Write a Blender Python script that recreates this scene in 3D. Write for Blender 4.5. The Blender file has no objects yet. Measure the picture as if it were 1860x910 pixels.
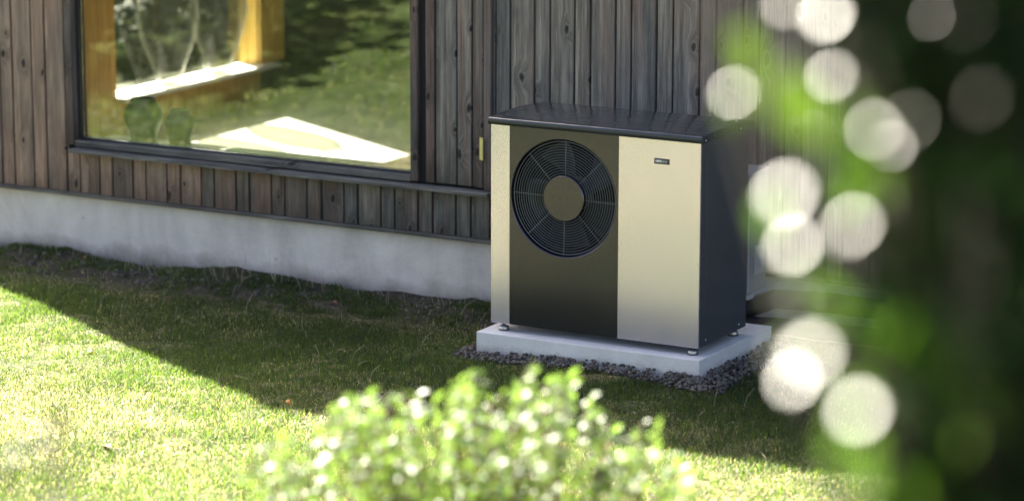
import bpy, bmesh, math, random
import numpy as np
from mathutils import Vector, Matrix, noise

random.seed(7)
rng = np.random.default_rng(11)
SC = bpy.context.scene
COL = SC.collection

# ------------------------------------------------------------------ camera
CAM_LOC = Vector((7.4628, -13.1845, 3.5532))
YAW, PITCH, ROLL = 0.5082, 0.2076, 0.0016
cy, sy, cp, sp = math.cos(YAW), math.sin(YAW), math.cos(PITCH), math.sin(PITCH)
FWD = Vector((-sy * cp, cy * cp, -sp))
RIGHT = Vector((cy, sy, 0.0))
UP = RIGHT.cross(FWD)
R2 = RIGHT * math.cos(ROLL) + UP * math.sin(ROLL)
U2 = -RIGHT * math.sin(ROLL) + UP * math.cos(ROLL)
cam_data = bpy.data.cameras.new('camera')
cam = bpy.data.objects.new('camera', cam_data)
COL.objects.link(cam)
M3 = Matrix((R2, U2, -FWD)).transposed()
cam.matrix_world = Matrix.Translation(CAM_LOC) @ M3.to_4x4()
cam_data.sensor_width = 36.0
cam_data.sensor_fit = 'HORIZONTAL'
cam_data.lens = 5693.5 / 1860 * 36
cam_data.clip_start = 0.05
cam_data.clip_end = 2000
cam_data.dof.use_dof = True
cam_data.dof.focus_distance = (Vector((0.6, 0.0, 0.45)) - CAM_LOC).dot(FWD)
cam_data.dof.aperture_fstop = 1.45
cam_data.dof.aperture_blades = 0
SC.camera = cam

# ------------------------------------------------------------------ light
SUN_EL = math.radians(33)
TO_SUN = Vector((-0.874 * math.cos(SUN_EL), 0.487 * math.cos(SUN_EL), math.sin(SUN_EL))).normalized()
world = bpy.data.worlds.new('World')
SC.world = world
world.use_nodes = True
wn = world.node_tree
wn.nodes.clear()
sky = wn.nodes.new('ShaderNodeTexSky')
sky.sky_type = 'NISHITA'
sky.sun_disc = False
sky.sun_elevation = SUN_EL
sky.sun_rotation = math.atan2(TO_SUN.x, TO_SUN.y)
sky.air_density = 0.45
sky.dust_density = 3.5
sky.ozone_density = 0.5
bg = wn.nodes.new('ShaderNodeBackground')
bg.inputs['Strength'].default_value = 0.055
wo = wn.nodes.new('ShaderNodeOutputWorld')
wn.links.new(sky.outputs[0], bg.inputs[0])
wn.links.new(bg.outputs[0], wo.inputs[0])
sun_d = bpy.data.lights.new('sun', 'SUN')
sun_d.energy = 5.0
sun_d.angle = math.radians(0.5)
sun_d.color = (1.0, 0.95, 0.86)
sun = bpy.data.objects.new('sun', sun_d)
COL.objects.link(sun)
sun.rotation_euler = (-TO_SUN).to_track_quat('-Z', 'Y').to_euler()
sun.location = TO_SUN * 40
SC.view_settings.view_transform = 'Standard'
SC.view_settings.look = 'None'
SC.view_settings.exposure = 3.62
SC.view_settings.use_white_balance = True
SC.view_settings.white_balance_temperature = 6820
SC.view_settings.white_balance_tint = 9
SC.view_settings.gamma = 1.0
SC.render.engine = 'CYCLES'
SC.cycles.use_denoising = True
SC.cycles.max_bounces = 10
SC.cycles.transparent_max_bounces = 16
SC.cycles.sample_clamp_indirect = 8.0

# ------------------------------------------------------------------ material helpers
def new_mat(name):
    m = bpy.data.materials.new(name)
    m.use_nodes = True
    nt = m.node_tree
    nt.nodes.clear()
    out = nt.nodes.new('ShaderNodeOutputMaterial')
    return m, nt, out

def N(nt, kind, **kw):
    n = nt.nodes.new(kind)
    for k, v in kw.items():
        if k in n.inputs:
            n.inputs[k].default_value = v
        else:
            setattr(n, k, v)
    return n

def L(nt, a, b):
    nt.links.new(a, b)

def ramp(nt, fac, stops):
    r = nt.nodes.new('ShaderNodeValToRGB')
    e = r.color_ramp.elements
    while len(e) < len(stops):
        e.new(0.5)
    for i, (p, c) in enumerate(stops):
        e[i].position = p
        e[i].color = c if len(c) == 4 else (*c, 1)
    L(nt, fac, r.inputs[0])
    return r.outputs[0]

def mixc(nt, fac, a, b, mode='MIX', clamp=False):
    m = nt.nodes.new('ShaderNodeMix')
    m.data_type = 'RGBA'
    m.blend_type = mode
    m.clamp_result = clamp
    for sock, v in ((m.inputs[0], fac), (m.inputs[6], a), (m.inputs[7], b)):
        if hasattr(v, 'is_output'):
            L(nt, v, sock)
        elif isinstance(v, (int, float)):
            sock.default_value = v
        else:
            sock.default_value = v if len(v) == 4 else (*v, 1)
    return m.outputs[2]

def math_n(nt, op, a, b=None):
    m = nt.nodes.new('ShaderNodeMath')
    m.operation = op
    for i, v in enumerate((a, b)):
        if v is None:
            continue
        if hasattr(v, 'is_output'):
            L(nt, v, m.inputs[i])
        else:
            m.inputs[i].default_value = v
    return m.outputs[0]

def bump(nt, h, strength, dist):
    b = N(nt, 'ShaderNodeBump')
    b.inputs['Strength'].default_value = strength
    b.inputs['Distance'].default_value = dist
    L(nt, h, b.inputs['Height'])
    return b.outputs[0]

def principled(nt, out, **kw):
    p = nt.nodes.new('ShaderNodeBsdfPrincipled')
    for k, v in kw.items():
        if hasattr(v, 'is_output'):
            L(nt, v, p.inputs[k])
        else:
            p.inputs[k].default_value = v
    L(nt, p.outputs[0], out.inputs[0])
    return p

def coords(nt, scale=(1, 1, 1), rand=True):
    tc = nt.nodes.new('ShaderNodeTexCoord')
    v = tc.outputs['Object']
    if rand:
        oi = nt.nodes.new('ShaderNodeObjectInfo')
        c = nt.nodes.new('ShaderNodeCombineXYZ')
        L(nt, math_n(nt, 'MULTIPLY', oi.outputs['Random'], 91.0), c.inputs[0])
        L(nt, math_n(nt, 'MULTIPLY', oi.outputs['Random'], 37.0), c.inputs[2])
        a = nt.nodes.new('ShaderNodeVectorMath')
        a.operation = 'ADD'
        L(nt, v, a.inputs[0]); L(nt, c.outputs[0], a.inputs[1])
        v = a.outputs[0]
    mp = nt.nodes.new('ShaderNodeMapping')
    mp.inputs['Scale'].default_value = scale
    L(nt, v, mp.inputs['Vector'])
    return mp.outputs[0]

def noise_n(nt, vec, scale, detail=4, rough=0.55, dist=0.0):
    n = nt.nodes.new('ShaderNodeTexNoise')
    n.inputs['Scale'].default_value = scale
    n.inputs['Detail'].default_value = detail
    n.inputs['Roughness'].default_value = rough
    n.inputs['Distortion'].default_value = dist
    if vec is not None:
        L(nt, vec, n.inputs['Vector'])
    return n.outputs[0]

def weathered_wood(name, dark, mid, light, tint, tint_amt, horizontal=False, grey=(.12, .12, .115)):
    """weathered softwood: streaky grain along the board, knots, greyed and red-stained patches, damp foot"""
    m, nt, out = new_mat(name)
    def along(a, b):
        return coords(nt, (a, a, b) if not horizontal else (b, a, a))
    # knots in the plane of the board
    kv = along(6.4, 3.4)
    sp = nt.nodes.new('ShaderNodeSeparateXYZ'); L(nt, kv, sp.inputs[0])
    wob = math_n(nt, 'MULTIPLY', math_n(nt, 'SUBTRACT', noise_n(nt, along(30, 16), 1.0, 2), .5), .16)
    cmb = nt.nodes.new('ShaderNodeCombineXYZ')
    L(nt, math_n(nt, 'ADD', sp.outputs[0], wob), cmb.inputs[0]); L(nt, math_n(nt, 'ADD', sp.outputs[2], wob), cmb.inputs[1])
    vor = nt.nodes.new('ShaderNodeTexVoronoi'); vor.voronoi_dimensions = '2D'
    vor.inputs['Scale'].default_value = 1.0
    L(nt, cmb.outputs[0], vor.inputs['Vector'])
    kd = vor.outputs['Distance']
    sc_ = nt.nodes.new('ShaderNodeSeparateColor'); L(nt, vor.outputs['Color'], sc_.inputs[0])
    has = ramp(nt, sc_.outputs[0], [(.40, (0, 0, 0)), (.46, (1, 1, 1))])
    size = math_n(nt, 'ADD', math_n(nt, 'MULTIPLY', sc_.outputs[1], .9), .65)
    kd = math_n(nt, 'ADD', math_n(nt, 'DIVIDE', kd, size), math_n(nt, 'MULTIPLY', math_n(nt, 'SUBTRACT', 1.0, has), 2.0))
    near = ramp(nt, kd, [(0.03, (1, 1, 1)), (0.26, (0, 0, 0))])
    ringk = ramp(nt, kd, [(0.06, (0, 0, 0)), (.085, (1, 1, 1)), (.12, (0, 0, 0))])
    core = ramp(nt, kd, [(0.035, (1, 1, 1)), (0.075, (0, 0, 0))])
    gv = along(1, .03)
    ad = nt.nodes.new('ShaderNodeVectorMath'); ad.operation = 'ADD'
    c2 = nt.nodes.new('ShaderNodeCombineXYZ')
    L(nt, math_n(nt, 'MULTIPLY', near, .05), c2.inputs[2 if horizontal else 0])
    L(nt, gv, ad.inputs[0]); L(nt, c2.outputs[0], ad.inputs[1])
    g1 = noise_n(nt, ad.outputs[0], 42, 6, .68)
    g2 = noise_n(nt, ad.outputs[0], 150, 4, .7)
    g3 = noise_n(nt, along(1, .2), 8, 5, .65)
    grain = math_n(nt, 'ADD', math_n(nt, 'MULTIPLY', g1, .62), math_n(nt, 'MULTIPLY', g2, .38))
    col = ramp(nt, grain, [(0.34, dark), (0.49, mid), (0.62, light)])
    gp = ramp(nt, noise_n(nt, along(5, .55), 1.2, 4, .6), [(0.42, (0, 0, 0)), (0.62, (1, 1, 1))])
    col = mixc(nt, math_n(nt, 'MULTIPLY', gp, .45), col, grey)
    blotch = ramp(nt, g3, [(0.30, (.42, .44, .48)), (0.5, (1, 1, 1)), (0.70, (1.35, 1.3, 1.25))])
    col = mixc(nt, .9, col, blotch, 'MULTIPLY')
    st = noise_n(nt, along(9, .45), 1.3, 4, .65)
    stf = ramp(nt, st, [(0.52, (0, 0, 0)), (0.64, (1, 1, 1))])
    col = mixc(nt, math_n(nt, 'MULTIPLY', stf, tint_amt), col, tint)
    oi = nt.nodes.new('ShaderNodeObjectInfo')
    tone = ramp(nt, oi.outputs['Random'], [(0, (.62, .66, .72)), (.3, (1.12, 1.04, .98)), (.55, (.78, .79, .8)), (.8, (1.2, 1.15, 1.08)), (1, (.92, .80, .75))])
    col = mixc(nt, .62, col, tone, 'MULTIPLY')
    col = mixc(nt, 1.0, col, (1.16, 1.14, 1.12), 'MULTIPLY')
    col = mixc(nt, math_n(nt, 'MULTIPLY', near, .5), col, (dark[0] * .8, dark[1] * .8, dark[2] * .85))
    col = mixc(nt, math_n(nt, 'MULTIPLY', ringk, .35), col, light)
    col = mixc(nt, math_n(nt, 'MULTIPLY', core, .9), col, (.012, .011, .011))
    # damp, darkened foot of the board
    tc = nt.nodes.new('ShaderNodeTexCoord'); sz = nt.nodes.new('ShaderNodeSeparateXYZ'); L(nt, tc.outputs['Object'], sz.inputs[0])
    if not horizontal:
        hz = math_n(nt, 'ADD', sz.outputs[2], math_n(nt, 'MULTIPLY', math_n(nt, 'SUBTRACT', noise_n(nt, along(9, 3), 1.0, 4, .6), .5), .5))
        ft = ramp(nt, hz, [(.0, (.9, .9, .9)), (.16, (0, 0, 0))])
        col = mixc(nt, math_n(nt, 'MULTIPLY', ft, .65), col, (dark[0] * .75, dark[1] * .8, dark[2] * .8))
    h = math_n(nt, 'ADD', grain, math_n(nt, 'MULTIPLY', core, .6))
    principled(nt, out, **{'Base Color': col, 'Roughness': .72, 'Specular IOR Level': .25, 'Normal': bump(nt, h, .6, .004)})
    return m

def plain(name, col, rough=.5, metal=0.0, spec=.5, var=.08, vscale=6, bump_s=0, bump_scale=120, coat=0):
    m, nt, out = new_mat(name)
    v = coords(nt, (1, 1, 1), False)
    n = noise_n(nt, v, vscale, 4)
    lo = tuple(c * (1 - var) for c in col); hi = tuple(min(1, c * (1 + var)) for c in col)
    c = ramp(nt, n, [(.3, lo), (.7, hi)])
    kw = {'Base Color': c, 'Roughness': rough, 'Metallic': metal, 'Specular IOR Level': spec}
    if coat:
        kw['Coat Weight'] = coat; kw['Coat Roughness'] = .04
    if bump_s:
        kw['Normal'] = bump(nt, noise_n(nt, v, bump_scale, 3), bump_s, .003)
    principled(nt, out, **kw)
    return m

MAT = {}
MAT['wood_brown'] = weathered_wood('wood_brown', (.058, .038, .030), (.215, .150, .117), (.36, .27, .215), (.25, .145, .108), .5, False, (.15, .132, .12))
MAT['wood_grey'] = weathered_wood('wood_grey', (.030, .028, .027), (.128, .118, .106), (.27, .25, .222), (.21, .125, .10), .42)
MAT['wood_mid'] = weathered_wood('wood_mid', (.034, .028, .025), (.110, .089, .075), (.215, .178, .15), (.20, .11, .082), .55)
MAT['wood_frame'] = weathered_wood('wood_frame', (.032, .023, .020), (.090, .064, .056), (.155, .115, .10), (.14, .082, .068), .35)
MAT['wood_trim'] = weathered_wood('wood_trim', (.022, .022, .024), (.070, .070, .071), (.21, .207, .20), (.10, .085, .078), .3, True)
MAT['black_rubber'] = plain('black_rubber', (.012, .012, .013), .5)
MAT['dark_void'] = plain('dark_void', (.010, .010, .011), .9)

def m_plaster():
    m, nt, out = new_mat('plaster')
    v = coords(nt, (1, 1, 1), False)
    a = noise_n(nt, v, 2.2, 6, .62, .5)
    b = noise_n(nt, coords(nt, (3, 3, .8), False), 3, 5, .6)
    c = ramp(nt, a, [(.28, (.44, .395, .365)), (.5, (.63, .575, .53)), (.72, (.73, .68, .635))])
    c = mixc(nt, .5, c, ramp(nt, b, [(.3, (.78, .78, .80)), (.6, (1.05, 1.04, 1.03))]), 'MULTIPLY')
    vo = nt.nodes.new('ShaderNodeTexVoronoi'); vo.inputs['Scale'].default_value = 3.1
    L(nt, v, vo.inputs['Vector'])
    sp_ = ramp(nt, vo.outputs['Distance'], [(.03, (1, 1, 1)), (.06, (0, 0, 0))])
    c = mixc(nt, math_n(nt, 'MULTIPLY', sp_, .5), c, (.16, .15, .145))
    # dirt splashed up from the soil
    tc = nt.nodes.new('ShaderNodeTexCoord'); sx = nt.nodes.new('ShaderNodeSeparateXYZ')
    L(nt, tc.outputs['Object'], sx.inputs[0])
    zz = math_n(nt, 'ADD', sx.outputs[2], math_n(nt, 'MULTIPLY', math_n(nt, 'SUBTRACT', noise_n(nt, v, 7, 5), .5), .16))
    d = ramp(nt, math_n(nt, 'ADD', zz, .0), [(.0, (.8, .8, .8)), (.11, (0, 0, 0))])
    c = mixc(nt, d, c, (.17, .145, .125))
    h = noise_n(nt, v, 38, 6, .65)
    principled(nt, out, **{'Base Color': c, 'Roughness': .9, 'Specular IOR Level': .2, 'Normal': bump(nt, h, .35, .012)})
    return m
MAT['plaster'] = m_plaster()

def m_slab():
    m, nt, out = new_mat('slab_concrete')
    v = coords(nt, (1, 1, 1), False)
    a = noise_n(nt, v, 4, 6, .6)
    c = ramp(nt, a, [(.3, (.63, .62, .60)), (.7, (.74, .73, .71))])
    s = noise_n(nt, v, 160, 3, .6)
    c = mixc(nt, .5, c, ramp(nt, s, [(.3, (.75, .75, .75)), (.5, (1, 1, 1))]), 'MULTIPLY')
    vo = nt.nodes.new('ShaderNodeTexVoronoi'); vo.inputs['Scale'].default_value = 46
    L(nt, v, vo.inputs['Vector'])
    pore = ramp(nt, vo.outputs['Distance'], [(.06, (1, 1, 1)), (.13, (0, 0, 0))])
    pm_ = ramp(nt, noise_n(nt, v, 9, 3), [(.48, (0, 0, 0)), (.6, (1, 1, 1))])
    c = mixc(nt, math_n(nt, 'MULTIPLY', math_n(nt, 'MULTIPLY', pore, pm_), .7), c, (.22, .21, .20))
    st = ramp(nt, noise_n(nt, v, 2.3, 5, .7, .6), [(.46, (0, 0, 0)), (.66, (1, 1, 1))])
    c = mixc(nt, math_n(nt, 'MULTIPLY', st, .18), c, (.36, .345, .33))
    tc = nt.nodes.new('ShaderNodeTexCoord'); sx = nt.nodes.new('ShaderNodeSeparateXYZ'); L(nt, tc.outputs['Object'], sx.inputs[0])
    spl = math_n(nt, 'ADD', sx.outputs[2], math_n(nt, 'MULTIPLY', math_n(nt, 'SUBTRACT', noise_n(nt, v, 26, 5, .65), .5), .11))
    c = mixc(nt, ramp(nt, spl, [(.06, (.6, .6, .6)), (.115, (0, 0, 0))]), c, (.24, .215, .19))
    h = math_n(nt, 'ADD', noise_n(nt, v, 90, 5, .7), math_n(nt, 'MULTIPLY', a, .5))
    principled(nt, out, **{'Base Color': c, 'Roughness': .85, 'Specular IOR Level': .25, 'Normal': bump(nt, h, .4, .006)})
    return m
MAT['slab'] = m_slab()

def m_steel(name, col, rough, aniso, metal):
    m, nt, out = new_mat(name)
    v = coords(nt, (700, 1, 5), False)
    g = noise_n(nt, v, 1.0, 3, .6)
    c = ramp(nt, g, [(.3, tuple(x * .94 for x in col)), (.7, col)])
    big = noise_n(nt, coords(nt, (1, 1, 1), False), 2.5, 2)
    strk = noise_n(nt, coords(nt, (9, 1, .7), False), 1.0, 5, .65)
    r = math_n(nt, 'ADD', math_n(nt, 'MULTIPLY', math_n(nt, 'ADD', big, strk), .09), rough - .09)
    principled(nt, out, **{'Base Color': c, 'Metallic': metal, 'Roughness': r, 'Anisotropic': aniso})
    return m
MAT['steel'] = m_steel('brushed_steel', (.85, .765, .96), .22, .0, .76)
MAT['dark_steel'] = m_steel('dark_steel', (.088, .085, .120), .20, .0, .88)
MAT['side_paint'] = plain('side_paint', (.058, .064, .069), .33, 0, .5, .06, 3, .03, 500)
MAT['foot_metal'] = plain('foot_metal', (.45, .44, .42), .4, .9)
MAT['rubber'] = MAT['black_rubber']
MAT['wire'] = plain('wire', (.16, .175, .19), .35, .4, .5)
MAT['fan_blue'] = plain('fan_blue', (.018, .024, .034), .4)
MAT['badge'] = plain('badge_face', (.035, .037, .042), .35)
MAT['white_print'] = plain('white_print', (.8, .8, .8), .5)
MAT['screw'] = plain('screw_metal', (.75, .75, .75), .3, 1.0)
MAT['brass'] = plain('brass', (.62, .55, .30), .38, .8, .5)
MAT['cab_grey'] = plain('cabinet_grey', (.22, .225, .23), .4, 0, .5, .05, 4)
MAT['cab_trim'] = plain('cabinet_trim', (.38, .38, .38), .4)
MAT['white_paint'] = plain('white_paint', (.75, .73, .69), .55, 0, .4, .04)
MAT['floor'] = plain('pale_floor', (.43, .415, .40), .5, 0, .4, .06, 3)
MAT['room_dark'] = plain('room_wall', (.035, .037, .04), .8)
MAT['room_ceiling'] = plain('room_ceiling', (.35, .34, .33), .8)
MAT['pot'] = plain('dark_pot', (.012, .014, .015), .4)
MAT['roof'] = plain('roof_felt', (.05, .05, .055), .85)

def m_lid():
    m, nt, out = new_mat('lid_paint')
    v = coords(nt, (1, 1, 1), False)
    a = noise_n(nt, coords(nt, (7, 24, 1), False), 1.0, 2, .5)
    principled(nt, out, **{'Base Color': (.028, .033, .041, 1), 'Roughness': .10, 'Specular IOR Level': .5, 'Normal': bump(nt, a, .5, .010)})
    return m
MAT['lid'] = m_lid()

def m_pine(name, lo, hi):
    m, nt, out = new_mat(name)
    g = noise_n(nt, coords(nt, (1, 1, .05)), 60, 4, .6)
    c = ramp(nt, g, [(.3, lo), (.6, hi)])
    principled(nt, out, **{'Base Color': c, 'Roughness': .5})
    return m
MAT['pine'] = m_pine('oiled_pine', (.42, .20, .040), (.62, .34, .085))
MAT['pine_lit'] = m_pine('lit_pine', (.78, .44, .075), (.88, .58, .14))  # brighter copy of the pine, light on the boards put into its colour

def m_pane(name, refl):
    m, nt, out = new_mat(name)
    t = N(nt, 'ShaderNodeBsdfTransparent'); t.inputs[0].default_value = (.93, .95, .92, 1)
    g = N(nt, 'ShaderNodeBsdfGlossy'); g.inputs['Roughness'].default_value = 0.0
    g.inputs[0].default_value = (1, 1, 1, 1)
    mx = N(nt, 'ShaderNodeMixShader')
    fr = N(nt, 'ShaderNodeLayerWeight'); fr.inputs['Blend'].default_value = .25
    f = math_n(nt, 'ADD', math_n(nt, 'MULTIPLY', fr.outputs['Fresnel'], .5), refl)
    L(nt, f, mx.inputs[0]); L(nt, t.outputs[0], mx.inputs[1]); L(nt, g.outputs[0], mx.inputs[2])
    L(nt, mx.outputs[0], out.inputs[0])
    return m
MAT['pane'] = m_pane('coated_glass', .17)
MAT['clear_pane'] = m_pane('clear_glass', .03)

def m_vase():
    m, nt, out = new_mat('vase_glass')
    t = N(nt, 'ShaderNodeBsdfTransparent'); t.inputs[0].default_value = (.77, .77, .74, 1)
    g = N(nt, 'ShaderNodeBsdfGlossy'); g.inputs['Roughness'].default_value = .03
    d = N(nt, 'ShaderNodeBsdfTranslucent'); d.inputs[0].default_value = (.8, .8, .75, 1)
    m2 = N(nt, 'ShaderNodeMixShader'); m2.inputs[0].default_value = .16
    L(nt, g.outputs[0], m2.inputs[1]); L(nt, d.outputs[0], m2.inputs[2])
    mx = N(nt, 'ShaderNodeMixShader')
    lw = N(nt, 'ShaderNodeLayerWeight'); lw.inputs['Blend'].default_value = .35
    f = math_n(nt, 'ADD', math_n(nt, 'MULTIPLY', math_n(nt, 'POWER', lw.outputs['Facing'], 3.0), .75), .015)
    L(nt, f, mx.inputs[0]); L(nt, t.outputs[0], mx.inputs[1]); L(nt, m2.outputs[0], mx.inputs[2])
    L(nt, mx.outputs[0], out.inputs[0])
    return m
MAT['vase'] = m_vase()

def attr_leafy(name, rough, transl, spec=.5):
    """leaf / blade surface: colour from the piece's own tint attribute, light passes through it"""
    m, nt, out = new_mat(name)
    a = N(nt, 'ShaderNodeAttribute'); a.attribute_name = 'tint'
    p = nt.nodes.new('ShaderNodeBsdfPrincipled')
    L(nt, a.outputs['Color'], p.inputs['Base Color'])
    p.inputs['Roughness'].default_value = rough
    p.inputs['Specular IOR Level'].default_value = spec
    t = N(nt, 'ShaderNodeBsdfTranslucent')
    tc = mixc(nt, 1.0, a.outputs['Color'], (4.2, 4.0, 2.0), 'MULTIPLY', True)
    L(nt, tc, t.inputs[0])
    mx = N(nt, 'ShaderNodeMixShader'); mx.inputs[0].default_value = transl
    L(nt, p.outputs[0], mx.inputs[1]); L(nt, t.outputs[0], mx.inputs[2])
    L(nt, mx.outputs[0], out.inputs[0])
    return m
MAT['grass'] = attr_leafy('grass_blade', .55, .42, .35)

def leaf_mat(name, col, col2, rough, transl, tcol, spec=.5):
    m, nt, out = new_mat(name)
    oi = nt.nodes.new('ShaderNodeObjectInfo')
    n = noise_n(nt, coords(nt, (1, 1, 1)), 9, 2)
    f = math_n(nt, 'ADD', math_n(nt, 'MULTIPLY', oi.outputs['Random'], .5), math_n(nt, 'MULTIPLY', n, .5))
    c = ramp(nt, f, [(.2, col), (.8, col2)])
    p = nt.nodes.new('ShaderNodeBsdfPrincipled')
    L(nt, c, p.inputs['Base Color'])
    p.inputs['Roughness'].default_value = rough
    p.inputs['Specular IOR Level'].default_value = spec
    t = N(nt, 'ShaderNodeBsdfTranslucent'); t.inputs[0].default_value = (*tcol, 1)
    mx = N(nt, 'ShaderNodeMixShader'); mx.inputs[0].default_value = transl
    L(nt, p.outputs[0], mx.inputs[1]); L(nt, t.outputs[0], mx.inputs[2])
    L(nt, mx.outputs[0], out.inputs[0])
    return m
MAT['leaf_small'] = leaf_mat('leaf_small', (.045, .085, .028), (.13, .18, .09), .5, .34, (.16, .27, .04), .22)
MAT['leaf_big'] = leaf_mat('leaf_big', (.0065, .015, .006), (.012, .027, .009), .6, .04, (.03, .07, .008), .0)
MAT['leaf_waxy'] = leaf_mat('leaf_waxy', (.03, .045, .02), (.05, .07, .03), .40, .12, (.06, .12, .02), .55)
MAT['leaf_mid'] = leaf_mat('leaf_mid', (.014, .034, .008), (.032, .07, .014), .5, .24, (.08, .17, .012), .2)
MAT['leaf_lime'] = leaf_mat('leaf_lime', (.03, .06, .012), (.05, .085, .02), .5, .26, (.08, .145, .012), .3)
MAT['leaf_dark'] = leaf_mat('leaf_dark', (.008, .014, .007), (.016, .026, .010), .7, .0, (.03, .06, .01), .2)
MAT['leaf_tree'] = leaf_mat('leaf_tree', (.030, .055, .016), (.06, .10, .03), .5, .3, (.12, .20, .03))
MAT['bark'] = plain('bark', (.045, .038, .030), .85, 0, .3, .3, 20, .6, 60)
MAT['twig'] = plain('twig', (.16, .07, .035), .7, 0, .3, .2, 20)

def m_ground():
    m, nt, out = new_mat('lawn_soil')
    tc = nt.nodes.new('ShaderNodeTexCoord'); v = tc.outputs['Object']
    big = noise_n(nt, v, .9, 5, .6)
    fine = noise_n(nt, v, 40, 5, .7)
    mid = noise_n(nt, v, 6, 5, .65)
    soil = ramp(nt, fine, [(.3, (.022, .018, .015)), (.5, (.060, .050, .042)), (.72, (.15, .13, .11))])
    turf = ramp(nt, fine, [(.3, (.028, .034, .014)), (.5, (.095, .098, .046)), (.72, (.26, .245, .155))])
    patch = ramp(nt, mid, [(.36, (.45, .55, .35)), (.52, (1, 1, 1)), (.68, (1.9, 1.6, 1.5))])
    turf = mixc(nt, .8, turf, patch, 'MULTIPLY')
    turf = mixc(nt, .7, turf, ramp(nt, big, [(.35, (.5, .6, .45)), (.5, (1.0, 1.0, .95)), (.65, (1.6, 1.3, 1.1))]), 'MULTIPLY')
    sx = nt.nodes.new('ShaderNodeSeparateXYZ'); L(nt, v, sx.inputs[0])
    yy = math_n(nt, 'ADD', sx.outputs[1], math_n(nt, 'MULTIPLY', math_n(nt, 'SUBTRACT', mid, .5), .9))
    f = ramp(nt, yy, [(.25, (0, 0, 0)), (.62, (1, 1, 1))])
    f = math_n(nt, 'MULTIPLY', f, math_n(nt, 'MULTIPLY', math_n(nt, 'LESS_THAN', sx.outputs[1], 1.3), math_n(nt, 'GREATER_THAN', sx.outputs[0], -5.0)))
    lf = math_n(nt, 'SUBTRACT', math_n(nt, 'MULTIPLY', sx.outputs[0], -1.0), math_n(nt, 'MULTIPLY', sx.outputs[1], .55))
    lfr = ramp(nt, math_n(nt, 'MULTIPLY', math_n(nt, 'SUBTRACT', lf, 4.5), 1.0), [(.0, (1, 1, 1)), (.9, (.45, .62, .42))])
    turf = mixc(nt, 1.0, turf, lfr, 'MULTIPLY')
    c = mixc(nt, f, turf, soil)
    # fallen red and brown leaves on the far lawn
    vo = nt.nodes.new('ShaderNodeTexVoronoi'); vo.inputs['Scale'].default_value = 5
    L(nt, v, vo.inputs['Vector'])
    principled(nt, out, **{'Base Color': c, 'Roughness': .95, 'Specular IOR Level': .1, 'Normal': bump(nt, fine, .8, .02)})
    return m
MAT['ground'] = m_ground()
MAT['stone'] = None
def m_stone():
    m, nt, out = new_mat('crushed_stone')
    a = N(nt, 'ShaderNodeAttribute'); a.attribute_name = 'tint'
    n = noise_n(nt, coords(nt, (1, 1, 1), False), 120, 4, .6)
    c = mixc(nt, .6, a.outputs['Color'], ramp(nt, n, [(.3, (.6, .6, .6)), (.7, (1.3, 1.3, 1.3))]), 'MULTIPLY')
    principled(nt, out, **{'Base Color': c, 'Roughness': .85, 'Specular IOR Level': .3})
    return m
MAT['stone'] = m_stone()

# ------------------------------------------------------------------ object helpers
def link(name, me, mat=None, parent=None, loc=None):
    o = bpy.data.objects.new(name, me)
    COL.objects.link(o)
    if mat is not None and me is not None and not me.materials:
        me.materials.append(mat)
    if parent is not None:
        o.parent = parent
    if loc is not None:
        o.location = loc
    return o

def tag(o, label=None, cat=None, group=None, kind=None):
    if label: o['label'] = label
    if cat: o['category'] = cat
    if group: o['group'] = group
    if kind: o['kind'] = kind
    return o

def empty(name, loc, label, cat, group=None):
    o = bpy.data.objects.new(name, None)
    COL.objects.link(o)
    o.location = loc
    o.empty_display_size = .1
    return tag(o, label, cat, group)

def bm_mesh(bm, name, smooth=False):
    me = bpy.data.meshes.new(name)
    bmesh.ops.recalc_face_normals(bm, faces=bm.faces)
    if smooth:
        for f in bm.faces: f.smooth = True
    bm.to_mesh(me); bm.free()
    return me

def add_box(bm, x0, x1, y0, y1, z0, z1):
    vs = [bm.verts.new((x, y, z)) for z in (z0, z1) for y in (y0, y1) for x in (x0, x1)]
    for f in ((0, 2, 3, 1), (4, 5, 7, 6), (0, 1, 5, 4), (2, 6, 7, 3), (0, 4, 6, 2), (1, 3, 7, 5)):
        bm.faces.new([vs[i] for i in f])

def box_obj(name, x0, x1, y0, y1, z0, z1, mat, parent=None, bev=0, seg=2):
    """a box whose origin sits at its lower front corner"""
    bm = bmesh.new()
    add_box(bm, 0, x1 - x0, 0, y1 - y0, 0, z1 - z0)
    if bev:
        bmesh.ops.bevel(bm, geom=list(bm.edges), offset=bev, segments=seg, affect='EDGES', profile=.6)
    me = bm_mesh(bm, name)
    if bev:
        for p in me.polygons: p.use_smooth = False
    o = link(name, me, mat, parent)
    pl = Vector((0, 0, 0)) if parent is None else world_loc(parent)
    o.location = Vector((x0, y0, z0)) - pl
    return o

def world_loc(o):
    v = Vector(o.location)
    while o.parent is not None:
        o = o.parent
        v += Vector(o.location)
    return v

def tube(bm, pts, r, n=6, r2=None, cap=True):
    rings = []
    for i, p in enumerate(pts):
        p = Vector(p)
        a = Vector(pts[max(0, i - 1)]); b = Vector(pts[min(len(pts) - 1, i + 1)])
        t = (b - a).normalized()
        ref = Vector((0, 0, 1)) if abs(t.z) < .9 else Vector((1, 0, 0))
        u = t.cross(ref).normalized(); w = t.cross(u)
        rr = r if r2 is None else r + (r2 - r) * i / max(1, len(pts) - 1)
        rings.append([bm.verts.new(p + (u * math.cos(k * 2 * math.pi / n) + w * math.sin(k * 2 * math.pi / n)) * rr) for k in range(n)])
    for a, b in zip(rings, rings[1:]):
        for k in range(n):
            bm.faces.new((a[k], a[(k + 1) % n], b[(k + 1) % n], b[k]))
    if cap:
        bm.faces.new(rings[0]); bm.faces.new(rings[-1])

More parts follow.
